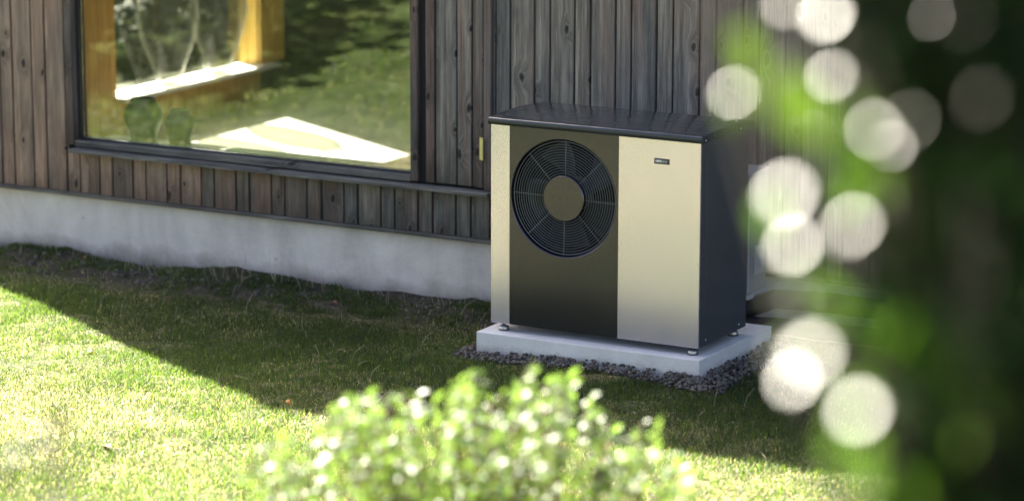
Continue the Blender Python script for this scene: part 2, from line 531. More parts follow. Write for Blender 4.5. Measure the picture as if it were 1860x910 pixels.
def lathe(bm, prof, n=32, axis='Z'):
    rings = []
    for r, z in prof:
        ring = []
        for k in range(n):
            a = 2 * math.pi * k / n
            if axis == 'Z': co = (r * math.cos(a), r * math.sin(a), z)
            else: co = (r * math.cos(a), z, r * math.sin(a))
            ring.append(bm.verts.new(co))
        rings.append(ring)
    for a, b in zip(rings, rings[1:]):
        for k in range(n):
            bm.faces.new((a[k], a[(k + 1) % n], b[(k + 1) % n], b[k]))
    return rings

# ------------------------------------------------------------------ ground
# value noise for patchiness
def vnoise(x, y, s, seed):
    r = np.random.default_rng(seed)
    g = r.random((64, 64))
    u = x * s; v = y * s
    i = np.floor(u).astype(int); j = np.floor(v).astype(int)
    fu = u - i; fv = v - j
    fu = fu * fu * (3 - 2 * fu); fv = fv * fv * (3 - 2 * fv)
    a = g[i % 64, j % 64]; b = g[(i + 1) % 64, j % 64]; c = g[i % 64, (j + 1) % 64]; d = g[(i + 1) % 64, (j + 1) % 64]
    return (a * (1 - fu) + b * fu) * (1 - fv) + (c * (1 - fu) + d * fu) * fv

def base_z(x, y):
    x = np.asarray(x, float); y = np.asarray(y, float)
    z = -0.165 - 0.055 * np.clip((-x - .6) / 2.4, 0, 1)
    z = z + 0.012 * np.sin(x * 1.7 + .6) * np.cos(y * 1.3) + .008 * np.sin(x * 4.1 + y * 3.3)
    s = np.clip(-3.4 - y, 0, 12.5)
    z = z + .216 * s * np.clip(s / 1.5, 0, 1)
    # soil banked slightly against the left foundation
    z = z + .03 * np.clip((y - .55) / .4, 0, 1) * np.clip((-x - 1.0) / 1.5, 0, 1) * (1 + .6 * np.sin(x * 5))
    z = z + .014 * (vnoise(x + 40, y + 40, 8, 61) - .5) * np.clip((y - .4) / .3, 0, 1)
    return z

def axis_vals(lo, hi, step, far):
    a = list(np.arange(lo, hi + 1e-6, step))
    d = step; v = lo; left = []
    while v > -far:
        d *= 1.35; v -= d; left.append(v)
    d = step; v = hi; right = []
    while v < far:
        d *= 1.35; v += d; right.append(v)
    return np.array(left[::-1] + a + right)
gx = axis_vals(-7, 5.5, .09, 420); gy = axis_vals(-7, 1.4, .09, 420)
GX, GY = np.meshgrid(gx, gy)
GZ = base_z(GX, GY)
nx, ny = len(gx), len(gy)
near_m = (GX > -7) & (GX < 5.5) & (GY > -7) & (GY < 1.4)
GZ = GZ + np.where(near_m, rng.normal(0, .006, GZ.shape), 0)
verts = np.stack([GX, GY, GZ], -1).reshape(-1, 3)
idx = np.arange(nx * ny).reshape(ny, nx)
faces = np.stack([idx[:-1, :-1], idx[:-1, 1:], idx[1:, 1:], idx[1:, :-1]], -1).reshape(-1, 4)

def np_mesh(name, verts, faces, smooth=False):
    me = bpy.data.meshes.new(name)
    k = faces.shape[1]
    me.vertices.add(len(verts)); me.vertices.foreach_set('co', np.ascontiguousarray(verts, np.float32).ravel())
    me.loops.add(faces.size); me.loops.foreach_set('vertex_index', np.ascontiguousarray(faces, np.int32).ravel())
    me.polygons.add(len(faces))
    me.polygons.foreach_set('loop_start', np.arange(0, faces.size, k, dtype=np.int32))
    me.polygons.foreach_set('loop_total', np.full(len(faces), k, np.int32))
    if smooth: me.polygons.foreach_set('use_smooth', np.ones(len(faces), bool))
    me.update(calc_edges=True); me.validate()
    return me

def set_tint(me, cols):
    a = me.attributes.new('tint', 'FLOAT_COLOR', 'POINT')
    c = np.ones((len(cols), 4), np.float32); c[:, :3] = cols
    a.data.foreach_set('color', c.ravel())

tag(link('lawn', np_mesh('lawn', verts, faces, True), MAT['ground']), 'sloping lawn with bare soil beside the house wall', kind='structure')

SLAB = (-.045, 1.18, -.067, .763)      # x0, x1, y0, y1
def in_gravel(x, y, grow=0.0):
    j = .05 * (vnoise(x, y, 5, 3) - .5)
    return (x > SLAB[0] - .10 - grow + j) & (x < SLAB[1] + .155 + grow + j) & (y > SLAB[2] - .125 - grow + j) & (y < SLAB[3] + .1)

def screen(x, y, z):
    d = np.stack([x, y, z], -1) - np.array(CAM_LOC)
    w = d @ np.array(FWD)
    return 930 + 5693.5 * (d @ np.array(R2)) / w, 455 - 5693.5 * (d @ np.array(U2)) / w

def blades(n, x0, x1, y0, y1, width, hmin, hmax, in_view, soil=True):
    x = rng.uniform(x0, x1, n); y = rng.uniform(y0, y1, n)
    z = base_z(x, y)
    keep = np.ones(n, bool)
    if in_view:
        u, v = screen(x, y, z)
        keep &= (u > -60) & (u < 1700) & (v > 380) & (v < 990)
    else:
        u, v = screen(x, y, z)
        keep &= ~((u > -30) & (v < 960))
    patch = .55 * vnoise(x, y, 1.6, 5) + .45 * vnoise(x, y, 4.5, 6)
    if soil:
        edge = y + .5 * (patch - .5) + .25 * (vnoise(x, y, 9, 8) - .5)
        pr = np.clip(1 - (edge - .12) / .38, .16, 1)
        tuft = (vnoise(x, y, 7, 41) > np.where(y > .78, .52, .64)) & (y > .3)
        pr = np.where(tuft, .8, pr)
        keep &= rng.random(n) < pr
        keep &= ~in_gravel(x, y)
        keep &= (y < .985)
        keep &= ~((x > SLAB[0]) & (x < SLAB[1]) & (y > SLAB[2]))
    keep &= rng.random(n) < np.clip(.35 + 1.1 * patch, 0, 1)
    x, y, z, patch = x[keep], y[keep], z[keep], patch[keep]
    n = len(x)
    dryp = np.clip((vnoise(x, y, 2.3, 21) * .6 + vnoise(x, y, 6.5, 22) * .4 - .36) * 3.0, .10, .9)
    dry = rng.random(n) < np.clip(dryp * .34 + .36 * np.clip((-y - .55) / 1.2, 0, 1) * (.45 + 1.1 * vnoise(x, y, 3.1, 51)), 0, .93)
    h = rng.uniform(hmin, hmax, n) * (.55 + .8 * patch) * np.where(dry, .85, 1)
    tall = rng.random(n) < .004
    h = np.where(tall, h * 2.1, h)
    az = rng.uniform(0, 2 * np.pi, n)
    lean = np.where(dry, rng.uniform(.5, 1.5, n), rng.uniform(.1, .95, n))
    dx, dy = np.cos(az), np.sin(az)
    wx, wy = -dy, dx
    w = width * rng.uniform(.6, 1.25, n) * np.where(tall, .6, 1)
    sl, cl = np.sin(lean), np.cos(lean)
    bx, bz = x, z - .004
    m1 = .55 * h
    P = np.empty((n, 5, 3))
    P[:, 0] = np.stack([x - wx * w / 2, y - wy * w / 2, bz], -1)
    P[:, 1] = np.stack([x + wx * w / 2, y + wy * w / 2, bz], -1)
    mx, my, mz = x + dx * sl * .42 * h, y + dy * sl * .42 * h, bz + (.35 + .65 * cl) * m1
    P[:, 2] = np.stack([mx + wx * w * .42, my + wy * w * .42, mz], -1)
    P[:, 3] = np.stack([mx - wx * w * .42, my - wy * w * .42, mz], -1)
    P[:, 4] = np.stack([x + dx * sl * h, y + dy * sl * h, np.maximum(bz + cl * h, bz + .012)], -1)
    o = np.arange(n)[:, None] * 5
    F = np.concatenate([o + np.array([0, 1, 2]), o + np.array([0, 2, 3]), o + np.array([3, 2, 4])], 0)
    g = rng.random((n, 1))
    green = np.array([.006, .018, .007]) * (1 - g) + np.array([.040, .066, .014]) * g
    left = np.clip((-x - 2.9 - .55 * (y + 3.2)) / .8, 0, 1) * np.clip((-y - .4) / .5, 0, 1) if not in_view else np.zeros(n)
    green = green * (.7 + .6 * vnoise(x, y, 1.1, 31)[:, None])
    dry = dry & (rng.random(n) > .8 * left)
    s = rng.random((n, 1))
    straw = np.array([.065, .055, .040]) * (1 - s) + np.array([.31, .285, .22]) * s
    col = np.where(dry[:, None], straw, green)
    return P.reshape(-1, 3), F, np.repeat(col, 5, 0)

P1, F1, C1 = blades(1150000, -4.6, 3.6, -3.9, 1.0, .0028, .015, .046, True)
me = np_mesh('grass', P1, F1); set_tint(me, C1)
tag(link('grass', me, MAT['grass']), 'short green and dry straw grass of the lawn', kind='stuff')
P2, F2, C2 = blades(420000, -9.0, -.4, -8.0, -.2, .005, .02, .055, False, False)
me = np_mesh('grass', P2, F2); set_tint(me, C2)
tag(link('grass', me, MAT['grass']), 'looser grass further out on the lawn', kind='stuff')

# long bleached stems lying or standing in the turf
bm = bmesh.new()
for i in range(260):
    x = random.uniform(-3.6, 2.2); y = random.uniform(-3.2, .85)
    if SLAB[0] - .05 < x < SLAB[1] + .05 and y > SLAB[2] - .1: continue
    z = float(base_z(x, y)); a = random.uniform(0, 6.28); h = random.uniform(.05, .13)
    le = random.uniform(.5, 1.45)
    tube(bm, [(x, y, z), (x + math.cos(a) * h * .5 * math.sin(le * .7), y + math.sin(a) * h * .5 * math.sin(le * .7), z + .5 * h * math.cos(le * .7) + .015),
              (x + math.cos(a) * h * math.sin(le), y + math.sin(a) * h * math.sin(le), z + .02 + h * math.cos(le))], .0011, 3, .0006)
for i in range(60):
    x = random.uniform(-3.9, -.6); y = random.uniform(.78, .97)
    z = float(base_z(x, y)); a = random.uniform(0, 6.28); h = random.uniform(.08, .2); le = random.uniform(.1, .5)
    tube(bm, [(x, y, z), (x + math.cos(a) * h * .2, y - .02, z + .55 * h), (x + math.cos(a) * h * math.sin(le), y - abs(math.sin(a)) * h * math.sin(le), z + h)], .0018, 3, .0006)
MAT['straw'] = plain('straw', (.40, .35, .24), .7, 0, .3, .2, 15)
tag(link('dry_grass', bm_mesh(bm, 'dry_grass'), MAT['straw']), 'thin bleached grass stems standing out of the turf', kind='stuff')

# gravel ---------------------------------------------------------------
ico = bmesh.new(); bmesh.ops.create_icosphere(ico, subdivisions=1, radius=1)
ico.verts.ensure_lookup_table()
IV = np.array([v.co[:] for v in ico.verts]); IF = np.array([[v.index for v in f.verts] for f in ico.faces]); ico.free()
def stones(pts, rmin, rmax, tone):
    n = len(pts)
    V = np.repeat(IV[None], n, 0) * (1 + rng.normal(0, .17, (n, len(IV), 1)))
    V *= rng.uniform(rmin, rmax, (n, 1, 1)) * rng.uniform(.65, 1.25, (n, 1, 3))
    a = rng.uniform(0, 6.28, n); ca, sa = np.cos(a)[:, None], np.sin(a)[:, None]
    X = V[..., 0] * ca - V[..., 1] * sa; Y = V[..., 0] * sa + V[..., 1] * ca
    V = np.stack([X, Y, V[..., 2] * .8], -1) + pts[:, None, :]
    F = (IF[None] + (np.arange(n) * len(IV))[:, None, None]).reshape(-1, 3)
    t = rng.uniform(.5, 1.5, (n, 1)); hue = rng.normal(0, .06, (n, 3))
    C = np.clip(np.array(tone) * t * (1 + hue), .01, .8)
    return V.reshape(-1, 3), F, np.repeat(C, len(IV), 0)
def gravel_pts(n, layers):
    x = rng.uniform(SLAB[0] - .2, SLAB[1] + .3, n); y = rng.uniform(SLAB[2] - .26, SLAB[3] + .1, n)
    k = in_gravel(x, y, -.0) & ~((x > SLAB[0] - .004) & (x < SLAB[1] + .004) & (y > SLAB[2] - .004) & (y < SLAB[3]))
    x, y = x[k], y[k]
    # heaped against the slab, more on the right
    d = np.maximum(np.maximum(SLAB[0] - x, x - SLAB[1]), SLAB[2] - y)
    heap = np.clip(1 - d / .2, 0, 1) * (.018 + .034 * np.clip(x / 1.2, 0, 1))
    z = base_z(x, y) + heap * layers + .004
    return np.stack([x, y, z], -1)
gp = np.concatenate([gravel_pts(5200, 1.0), gravel_pts(2600, .5)], 0)
V, F, C = stones(gp, .0065, .0135, (.105, .090, .080))
me = np_mesh('gravel', V, F); set_tint(me, C)
tag(link('gravel', me, MAT['stone']), 'dark grey crushed stone round the concrete slab', kind='stuff')
n = 480
x = rng.uniform(-4.4, 2.6, n); y = .97 - np.abs(rng.normal(0, .22, n))
k = ~((x > SLAB[0]) & (x < SLAB[1]) & (y < SLAB[3] + .02)) & (y > .1)
x, y = x[k], y[k]
V, F, C = stones(np.stack([x, y, base_z(x, y) + .003], -1), .006, .017, (.12, .105, .095))
me = np_mesh('pebbles', V, F); set_tint(me, C)
tag(link('pebbles', me, MAT['stone']), 'loose pebbles in the bare soil along the wall', kind='stuff')

# ------------------------------------------------------------------ house
WY = 1.0                          # face of the cladding
HX0, HX1 = -4.75, 7.0
house = empty('timber_house', (0, WY, -.2), 'weathered timber clad house on a pale plastered base behind the grey machine', 'house')
HO = Vector((0, WY, -.2))

def board_mesh(w, h, t, c=.003):
    pr = [(-w / 2, t), (-w / 2, c), (-w / 2 + c, 0), (w / 2 - c, 0), (w / 2, c), (w / 2, t)]
    vs = [(x, y, z) for z in (0, h) for x, y in pr]
    fs = [tuple(reversed(range(6))), tuple(range(6, 12))] + [(i, (i + 1) % 6, 6 + (i + 1) % 6, 6 + i) for i in range(6)]
    me = bpy.data.meshes.new('board')
    me.from_pydata(vs, [], fs); me.update()
    bm = bmesh.new(); bm.from_mesh(me); bmesh.ops.recalc_face_normals(bm, faces=bm.faces); bm.to_mesh(me); bm.free()
    return me

def board(x0, x1, z0, z1, mat, parent=house, y=WY, t=.022, gap=.011, name='board'):
    y = y + random.uniform(-.0015, .002)
    me = board_mesh(x1 - x0 - gap, z1 - z0, t)
    o = link(name, me, MAT[mat], parent)
    o.location = Vector(((x0 + x1) / 2, y, z0)) - world_loc(parent)
    o.rotation_euler = (0, 0, random.uniform(-.012, .012))
    return o

ZB = .178      # foot of the boards
def roof_z(x):
    return 2.98 - .145 * (min(x, -.6) + 4.75)

# left of the window
jl = [-4.73, -4.635, -4.49, -4.395, -4.25, -4.155, -4.01, -3.915, -3.819, -3.729, -3.589, -3.492, -3.353]
for a, b in zip(jl, jl[1:]):
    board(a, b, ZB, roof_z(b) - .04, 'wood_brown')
board(-3.353, -3.262, ZB, .425, 'wood_brown')
board(-3.353, -3.336, .425, 2.6, 'wood_grey', gap=.003)
# below the sill
js = [-3.264, -3.125, -3.032, -2.892, -2.802, -2.659, -2.567, -2.427, -2.338, -2.192, -2.104, -1.958, -1.871, -1.725, -1.631, -1.487, -1.397, -1.251, -1.163, -1.017, -.925, -.782, -.689, -.574]
for i, (a, b) in enumerate(zip(js, js[1:])):
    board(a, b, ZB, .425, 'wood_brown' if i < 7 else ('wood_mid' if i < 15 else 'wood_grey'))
# above the window
a = -3.335
while a < -.6:
    w = random.choice((.093, .145)); b = min(a + w, -.56)
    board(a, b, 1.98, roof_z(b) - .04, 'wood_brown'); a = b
# right of the window and behind the machine
jr = [-.556, -.540, -.451, -.307, -.214, -.071, .022, .167, .257, .401, .495, .644, .736, .883, .974]
w = .145
while jr[-1] < HX1 - .2:
    jr.append(jr[-1] + w); w = .093 if w > .1 else .145
for a, b in zip(jr, jr[1:]):
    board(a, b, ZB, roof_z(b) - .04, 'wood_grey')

# core of the wall behind the boards, in pieces round the window opening
def hbox(name, x0, x1, y0, y1, z0, z1, mat, bev=0):
    return box_obj(name, x0, x1, y0, y1, z0, z1, MAT[mat], house, bev)
OPX0, OPX1, OPZ0, OPZ1 = -3.42, -1.045, .468, 1.93
bm = bmesh.new()
def cb(x0, x1, z0, z1): add_box(bm, x0, x1, WY + .024, WY + .2, z0 + .2, z1 + .2)
cb(HX0 + .01, OPX0, .15, 2.94); cb(OPX1, HX1 - .01, .15, 2.25); cb(OPX0, OPX1, .15, OPZ0); cb(OPX0, OPX1, OPZ1, 2.3)
for v in bm.verts: v.co.y -= WY
link('wall', bm_mesh(bm, 'wall'), MAT['dark_void'], house)
# plastered base
bm = bmesh.new(); add_box(bm, HX0 + .03, HX1 - .03, .03, .25, -.4, .375)
bmesh.ops.bevel(bm, geom=list(bm.edges), offset=.006, segments=2, affect='EDGES')
me = bm_mesh(bm, 'foundation')
o = link('foundation', me, MAT['plaster'], house, (0, 0, 0)); 
# bottom trim (drip board)
box_obj('bottom_trim', HX0, HX1, WY - .016, WY + .024, .155, .176, MAT['wood_trim'], house, .004)

# front window -----------------------------------------------------------
FY = WY - .035
def frame_parts():
    bm = bmesh.new()
    for (x0, x1, y0, z0, z1) in ((-3.335, -3.282, FY + .012, .455, 1.99), (-1.050, -1.002, FY + .012, .455, 1.99)):
        add_box(bm, x0, x1, y0, WY + .10, z0, z1)
    add_box(bm, -3.282, -1.050, FY + .014, WY + .10, 1.935, 1.99)
    for v in bm.verts: v.co -= Vector((-3.335, WY, .4))
    bmesh.ops.bevel(bm, geom=list(bm.edges), offset=.004, segments=2, affect='EDGES')
    return bm_mesh(bm, 'window')
window = link('window', frame_parts(), MAT['wood_frame'], house)
window.location = Vector((-3.335, WY, .4)) - HO
def wpart(name, x0, x1, y0, y1, z0, z1, mat, bev=0):
    return box_obj(name, x0, x1, y0, y1, z0, z1, MAT[mat], window, bev)
wpart('bottom_rail', -3.281, -1.051, FY + .016, WY + .10, .448, .482, 'wood_trim', .004)
wpart('sill', -3.285, -.545, FY - .045, WY + .02, .418, .440, 'wood_trim', .005)
wpart('gasket', -3.281, -3.262, WY + .02, WY + .075, .483, 1.934, 'black_rubber')
wpart('gasket', -3.2615, -1.0515, WY + .035, WY + .075, .4825, .492, 'black_rubber')
wpart('pane', -3.261, -1.0515, WY + .045, WY + .051, .4925, 1.934, 'pane')
wpart('inner_sill', -3.27, -1.05, WY + .10, WY + .34, .435, .462, 'white_paint', .004)

# shutter hatch right of the window -----------------------------------------
shutter = box_obj('shutter', -1.0, -.612, WY + .002, WY + .022, .452, 1.98, MAT['dark_void'], house)
shutter['label'] = 'boarded hatch beside the window with a brass hinge'
def sboard(x0, x1, m, y, t):
    return board(x0, x1, .458, 1.99, m, shutter, y, t, .004)
sboard(-.955, -.900, 'wood_frame', WY - .022, .022)
sboard(-.898, -.770, 'wood_grey', WY - .012, .013)
sboard(-.766, -.678, 'wood_grey', WY - .012, .013)
sboard(-.674, -.652, 'wood_frame', WY - .008, .009)
sboard(-.651, -.603, 'wood_mid', WY - .020, .02)
hb = bmesh.new()
lathe(hb, [(0, 0), (.0065, 0), (.0065, .058), (0, .058)], 12)
lathe(hb, [(0, .061), (.0065, .061), (.0065, .119), (0, .119)], 12)
add_box(hb, -.02, -.002, .003, .008, 0, .119)
link('hinge', bm_mesh(hb, 'hinge'), MAT['brass'], shutter).location = Vector((-.600, WY - .030, .608)) - world_loc(shutter)
box_obj('corner_post', -.600, -.558, WY - .02, WY + .024, .441, 2.3, MAT['wood_frame'], house, .004)

# the room behind the glass --------------------------------------------------
FZ = .06
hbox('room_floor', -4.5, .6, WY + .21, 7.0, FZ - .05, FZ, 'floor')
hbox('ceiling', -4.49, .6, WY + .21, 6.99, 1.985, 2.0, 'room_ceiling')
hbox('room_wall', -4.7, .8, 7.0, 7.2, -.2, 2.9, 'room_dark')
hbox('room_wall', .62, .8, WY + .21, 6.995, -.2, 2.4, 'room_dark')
# left end wall with its low wide window: openings y 3.05..4.72 z .36..1.62 and a small high one
SY0, SY1, SZ0, SZ1 = 3.05, 4.72, .34, 1.62
bm = bmesh.new()
def eb(y0, y1, z0, z1): add_box(bm, -4.70, -4.522, y0, y1, z0, z1)
eb(WY + .201, SY0, -.2, 2.0); eb(SY1, 6.99, -.2, 2.0); eb(SY0, SY1, -.2, SZ0 - .03); eb(SY0, SY1, SZ1, 2.0)
eb(WY + .201, 2.35, 2.0, 2.9); eb(2.86, 6.99, 2.0, 2.9); eb(2.35, 2.86, 2.42, 2.9)
for v in bm.verts: v.co -= HO
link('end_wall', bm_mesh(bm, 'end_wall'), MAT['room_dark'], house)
yy = WY + .21
while yy < SY0 - .02:                      # pine boarding inside, near the corner
    y2 = min(yy + .118, SY0)
    box_obj('pine_board', -4.52, -4.5, yy + .002, y2 - .002, FZ + .001, 1.99, MAT['pine'], house, .003, 1)
    yy = y2
yy = SY1 - .001
while yy < 5.0:
    box_obj('pine_board', -4.52, -4.5, yy + .002, yy + .15, SZ0 + .001, 1.99, MAT['pine_lit'], house, .003, 1); yy += .152
yy = SY0
while yy < SY1 - .05:
    box_obj('pine_board', -4.52, -4.5, yy + .002, yy + .117, FZ + .001, SZ0 - .03, MAT['pine'], house, .003, 1); yy += .119
box_obj('reveal', -4.598, -4.5225, SY1 - .009, SY1 - .0005, SZ0 + .002, SZ1, MAT['pine_lit'], house)
side_window = box_obj('side_window', -4.66, -4.60, SY0 + .001, SY0 + .045, SZ0 + .001, SZ1 - .001, MAT['pine'], house)
box_obj('frame', -4.66, -4.60, SY1 - .012, SY1 - .001, SZ0 + .001, SZ1 - .001, MAT['pine_lit'], side_window)
box_obj('pane', -4.633, -4.627, SY0 + .046, SY1 - .013, SZ0 + .03, SZ1 - .03, MAT['clear_pane'], side_window)
box_obj('sill', -4.69, -4.43, SY0 - .02 + .021, SY1 + .15, SZ0 - .028, SZ0, MAT['white_paint'], side_window, .004)

# roof: rises gently towards the left end
rb = bmesh.new()
sec = [(HX0 - .0, roof_z(HX0)), (-.6, roof_z(-.6)), (HX1, roof_z(-.6))]
top = [(x, z + .16) for x, z in sec]
loop = sec + top[::-1]
f0 = [rb.verts.new((x, WY - .005, z)) for x, z in loop]; f1 = [rb.verts.new((x, 7.3, z)) for x, z in loop]
for i in range(len(loop)):
    j = (i + 1) % len(loop); rb.faces.new((f0[i], f0[j], f1[j], f1[i]))
rb.faces.new(f0); rb.faces.new(f1[::-1])
for v in rb.verts: v.co -= HO
link('roof', bm_mesh(rb, 'roof'), MAT['roof'], house)

# things standing in the room
def vase(x, y, s, label):
    bm = bmesh.new()
    outer = [(.001, 0), (.065, 0), (.075, .02), (.105, .12), (.165, .27), (.19, .40), (.18, .52), (.13, .62), (.085, .68), (.08, .74), (.10, .77)]
    inner = [(r - .006, z) for r, z in outer[::-1][:-3]] + [(.062, .018), (.001, .016)]
    lathe(bm, [(r * s, z * s) for r, z in outer + inner], 40)
    o = link('glass_vase', bm_mesh(bm, 'glass_vase', True), MAT['vase'])
    o.location = (x, y, SZ0 + .001)
    return tag(o, label, 'vase', 'clear glass vases on the inner window sill')
vase(-4.52, 4.24, 1.05, 'clear glass vase in the middle of the white sill, nearest the golden pine post')
vase(-4.55, 3.70, 1.1, 'clear glass vase on the white sill nearer the pine boarding at the left')
def pot(x, y, prof, label):
    bm = bmesh.new(); lathe(bm, prof, 28)
    o = link('dark_pot', bm_mesh(bm, 'dark_pot', True), MAT['pot']); o.location = (x, y, .463)
    return tag(o, label, 'pot', 'dark pots on the window sill')
pot(-2.985, 1.24, [(0, 0), (.07, 0), (.075, .03), (.10, .10), (.112, .15), (.105, .19), (.075, .225), (.072, .25), (.065, .25), (.06, .2), (0, .2)], 'larger round bellied dark pot on the sill inside the window')
pot(-2.74, 1.25, [(0, 0), (.06, 0), (.062, .05), (.085, .12), (.08, .15), (.055, .18), (.055, .205), (.048, .205), (.045, .16), (0, .16)], 'smaller dark pot on the sill inside the window, right of the larger one')
pb = box_obj('pine_upright', -1.11, -1.058, WY + .12, WY + .30, .463, 1.13, MAT['pine_lit'], None, .003)
tag(pb, 'narrow golden pine upright on the inner sill at the right edge of the window', 'wood panel')

# ------------------------------------------------------------------ slab
sl = box_obj('concrete_slab', SLAB[0], SLAB[1], SLAB[2], SLAB[3], -.20, -.04, MAT['slab'], None, .004)
tag(sl, 'pale grey concrete slab on crushed stone under the grey outdoor machine', 'slab')

# ------------------------------------------------------------------ heat pump
HPW, HPD, HPH = 1.14, .5387, .998
hp = empty('heat_pump', (0, 0, -.04), 'grey and steel air source heat pump with a round fan grille on the concrete slab', 'heat pump')
def hpbox(name, x0, x1, y0, y1, z0, z1, mat, bev=.002, parent=None):
    return box_obj(name, x0, x1, y0, y1, z0, z1, MAT[mat], parent or hp, bev)
# casing (hollow behind the fan)
bm = bmesh.new()
add_box(bm, .004, HPW - .004, .26, HPD, .004, HPH - .004)
add_box(bm, .004, HPW - .004, .012, .259, .004, .05)
add_box(bm, .004, HPW - .004, .012, .259, HPH - .04, HPH - .004)
add_box(bm, .004, .085, .012, .259, .0505, HPH - .0405)
add_box(bm, .72, HPW - .004, .012, .259, .0505, HPH - .0405)
for v in bm.verts: v.co.z += .04
link('casing', bm_mesh(bm, 'casing'), MAT['side_paint'], hp)
hpbox('steel_panel', .0, .1045, 0, .011, .0, HPH, 'steel', .0018)
hpbox('steel_panel', .7045, HPW, 0, .011, .0, HPH, 'steel', .0018)
# dark fan panel with a round opening
FC = Vector((.402, .660)); FR = .289
def fan_panel():
    bm = bmesh.new()
    x0, x1, z0, z1 = .1065, .7025, .001, HPH
    n = 96
    def on_rect(a):
        c, s = math.cos(a), math.sin(a)
        tx = ((x1 if c > 0 else x0) - FC.x) / c if abs(c) > 1e-9 else 1e9
        tz = ((z1 if s > 0 else z0) - FC.y) / s if abs(s) > 1e-9 else 1e9
        t = min(tx, tz); return (FC.x + c * t, FC.y + s * t)
    angs = sorted([2 * math.pi * k / n for k in range(n)] + [math.atan2(z - FC.y, x - FC.x) % (2 * math.pi) for x in (x0, x1) for z in (z0, z1)])
    rows = {}
    def ring(r, y): return [bm.verts.new((FC.x + r * math.cos(a), y, FC.y + r * math.sin(a))) for a in angs]
    outer = [bm.verts.new((*((lambda q: (q[0], .001, q[1]))(on_rect(a))),)) for a in angs]
    outer_b = [bm.verts.new((v.co.x, .011, v.co.z)) for v in outer]
    rs = [outer_b, outer, ring(FR + .004, .001), ring(FR + .001, .0025), ring(FR - .001, .008), ring(FR - .004, .05), ring(FR - .006, .075)]
    m = len(angs)
    for a, b in zip(rs, rs[1:]):
        for k in range(m):
            bm.faces.new((a[k], a[(k + 1) % m], b[(k + 1) % m], b[k]))
    for f in bm.faces: f.smooth = False
    for v in bm.verts: v.co.z += .04
    return bm_mesh(bm, 'fan_panel')
link('fan_panel', fan_panel(), MAT['dark_steel'], hp)
# shroud tube and dark back of the fan recess
bm = bmesh.new(); lathe(bm, [(FR - .002, .076), (FR - .01, .24), (.001, .245)], 64, 'Y')
sh = link('fan_shroud', bm_mesh(bm, 'fan_shroud', True), MAT['dark_void'], hp, (FC.x, 0, FC.y + .04))
# grille
gr = bmesh.new()
def torus_ring(bm, R, y, r, n=72, k=5):
    rings = []
    for i in range(n):
        a = 2 * math.pi * i / n
        rings.append([bm.verts.new(((R + r * math.cos(b * 2 * math.pi / k)) * math.cos(a), y + r * math.sin(b * 2 * math.pi / k), (R + r * math.cos(b * 2 * math.pi / k)) * math.sin(a))) for b in range(k)])
    for i in range(n):
        A, B = rings[i], rings[(i + 1) % n]
        for b in range(k): bm.faces.new((A[b], A[(b + 1) % k], B[(b + 1) % k], B[b]))
torus_ring(gr, FR - .010, .016, .0022)
grille = link('grille', bm_mesh(gr, 'grille', True), MAT['wire'], hp, (FC.x, 0, FC.y + .04))
HUBR = .1125
for i in range(12):
    R = HUBR + .010 + (FR - .012 - HUBR - .010) * i / 12
    b2 = bmesh.new(); torus_ring(b2, R, .015, .0015, 64, 4)
    link('grille_ring', bm_mesh(b2, 'grille_ring', True), MAT['wire'], grille)
sp0 = bmesh.new(); tube(sp0, [(HUBR - .004, .0195, 0), (FR - .006, .0195, 0)], .0021, 6)
spm = bm_mesh(sp0, 'spoke', True)
for k in range(8):
    o = link('spoke', spm, MAT['wire'], grille); o.rotation_euler = (0, -math.radians(45 * k - 1.0), 0)
hb = bmesh.new()
r = lathe(hb, [(.001, .003), (HUBR - .003, .003), (HUBR, .006), (HUBR, .014), (HUBR - .004, .016)], 64, 'Y')
link('hub_plate', bm_mesh(hb, 'hub_plate'), MAT['dark_steel'], hp, (FC.x, 0, FC.y + .04))
# fan rotor
fb = bmesh.new(); lathe(fb, [(.001, .09), (.08, .09), (.085, .10), (.085, .16)], 32, 'Y')
fan = link('fan', bm_mesh(fb, 'fan'), MAT['fan_blue'], hp, (FC.x, 0, FC.y + .04))
bb = bmesh.new()
rows = []
for i in range(7):
    t = i / 6; R = .08 + t * .185; row = []
    for j in range(6):
        s = j / 5; a = (-.42 + .84 * s) + .25 * t
        row.append(bb.verts.new((R * math.cos(a), .095 + .06 * s + .01 * math.sin(t * 3), R * math.sin(a))))
    rows.append(row)
for A, B in zip(rows, rows[1:]):
    for j in range(5): bb.faces.new((A[j], A[j + 1], B[j + 1], B[j]))
bmesh.ops.solidify(bb, geom=list(bb.faces), thickness=.003)
bladem = bm_mesh(bb, 'blade', True)
for k in range(5):
    o = link('blade', bladem, MAT['fan_blue'], fan); o.rotation_euler = (0, math.radians(72 * k + 40), 0)
# sides
hpbox('corner_strip', HPW - .012, HPW + .0005, .0115, .0745, .001, HPH - .002, 'side_paint', .0015)
hpbox('side_panel', HPW - .004, HPW + .001, .0765, HPD - .002, .001, HPH - .002, 'side_paint', .0015)
hpbox('side_panel', -.001, .0035, .0115, HPD - .002, .001, HPH - .002, 'side_paint', .0015)
for (yy, zz) in ((.082, .027), (.455, .027)):
    b2 = bmesh.new(); lathe(b2, [(.001, .002), (.004, .002), (.0055, 0)], 12)
    o = link('screw', bm_mesh(b2, 'screw'), MAT['screw'], hp, (HPW + .001, yy, zz + .04)); o.rotation_euler = (0, math.pi / 2, 0)
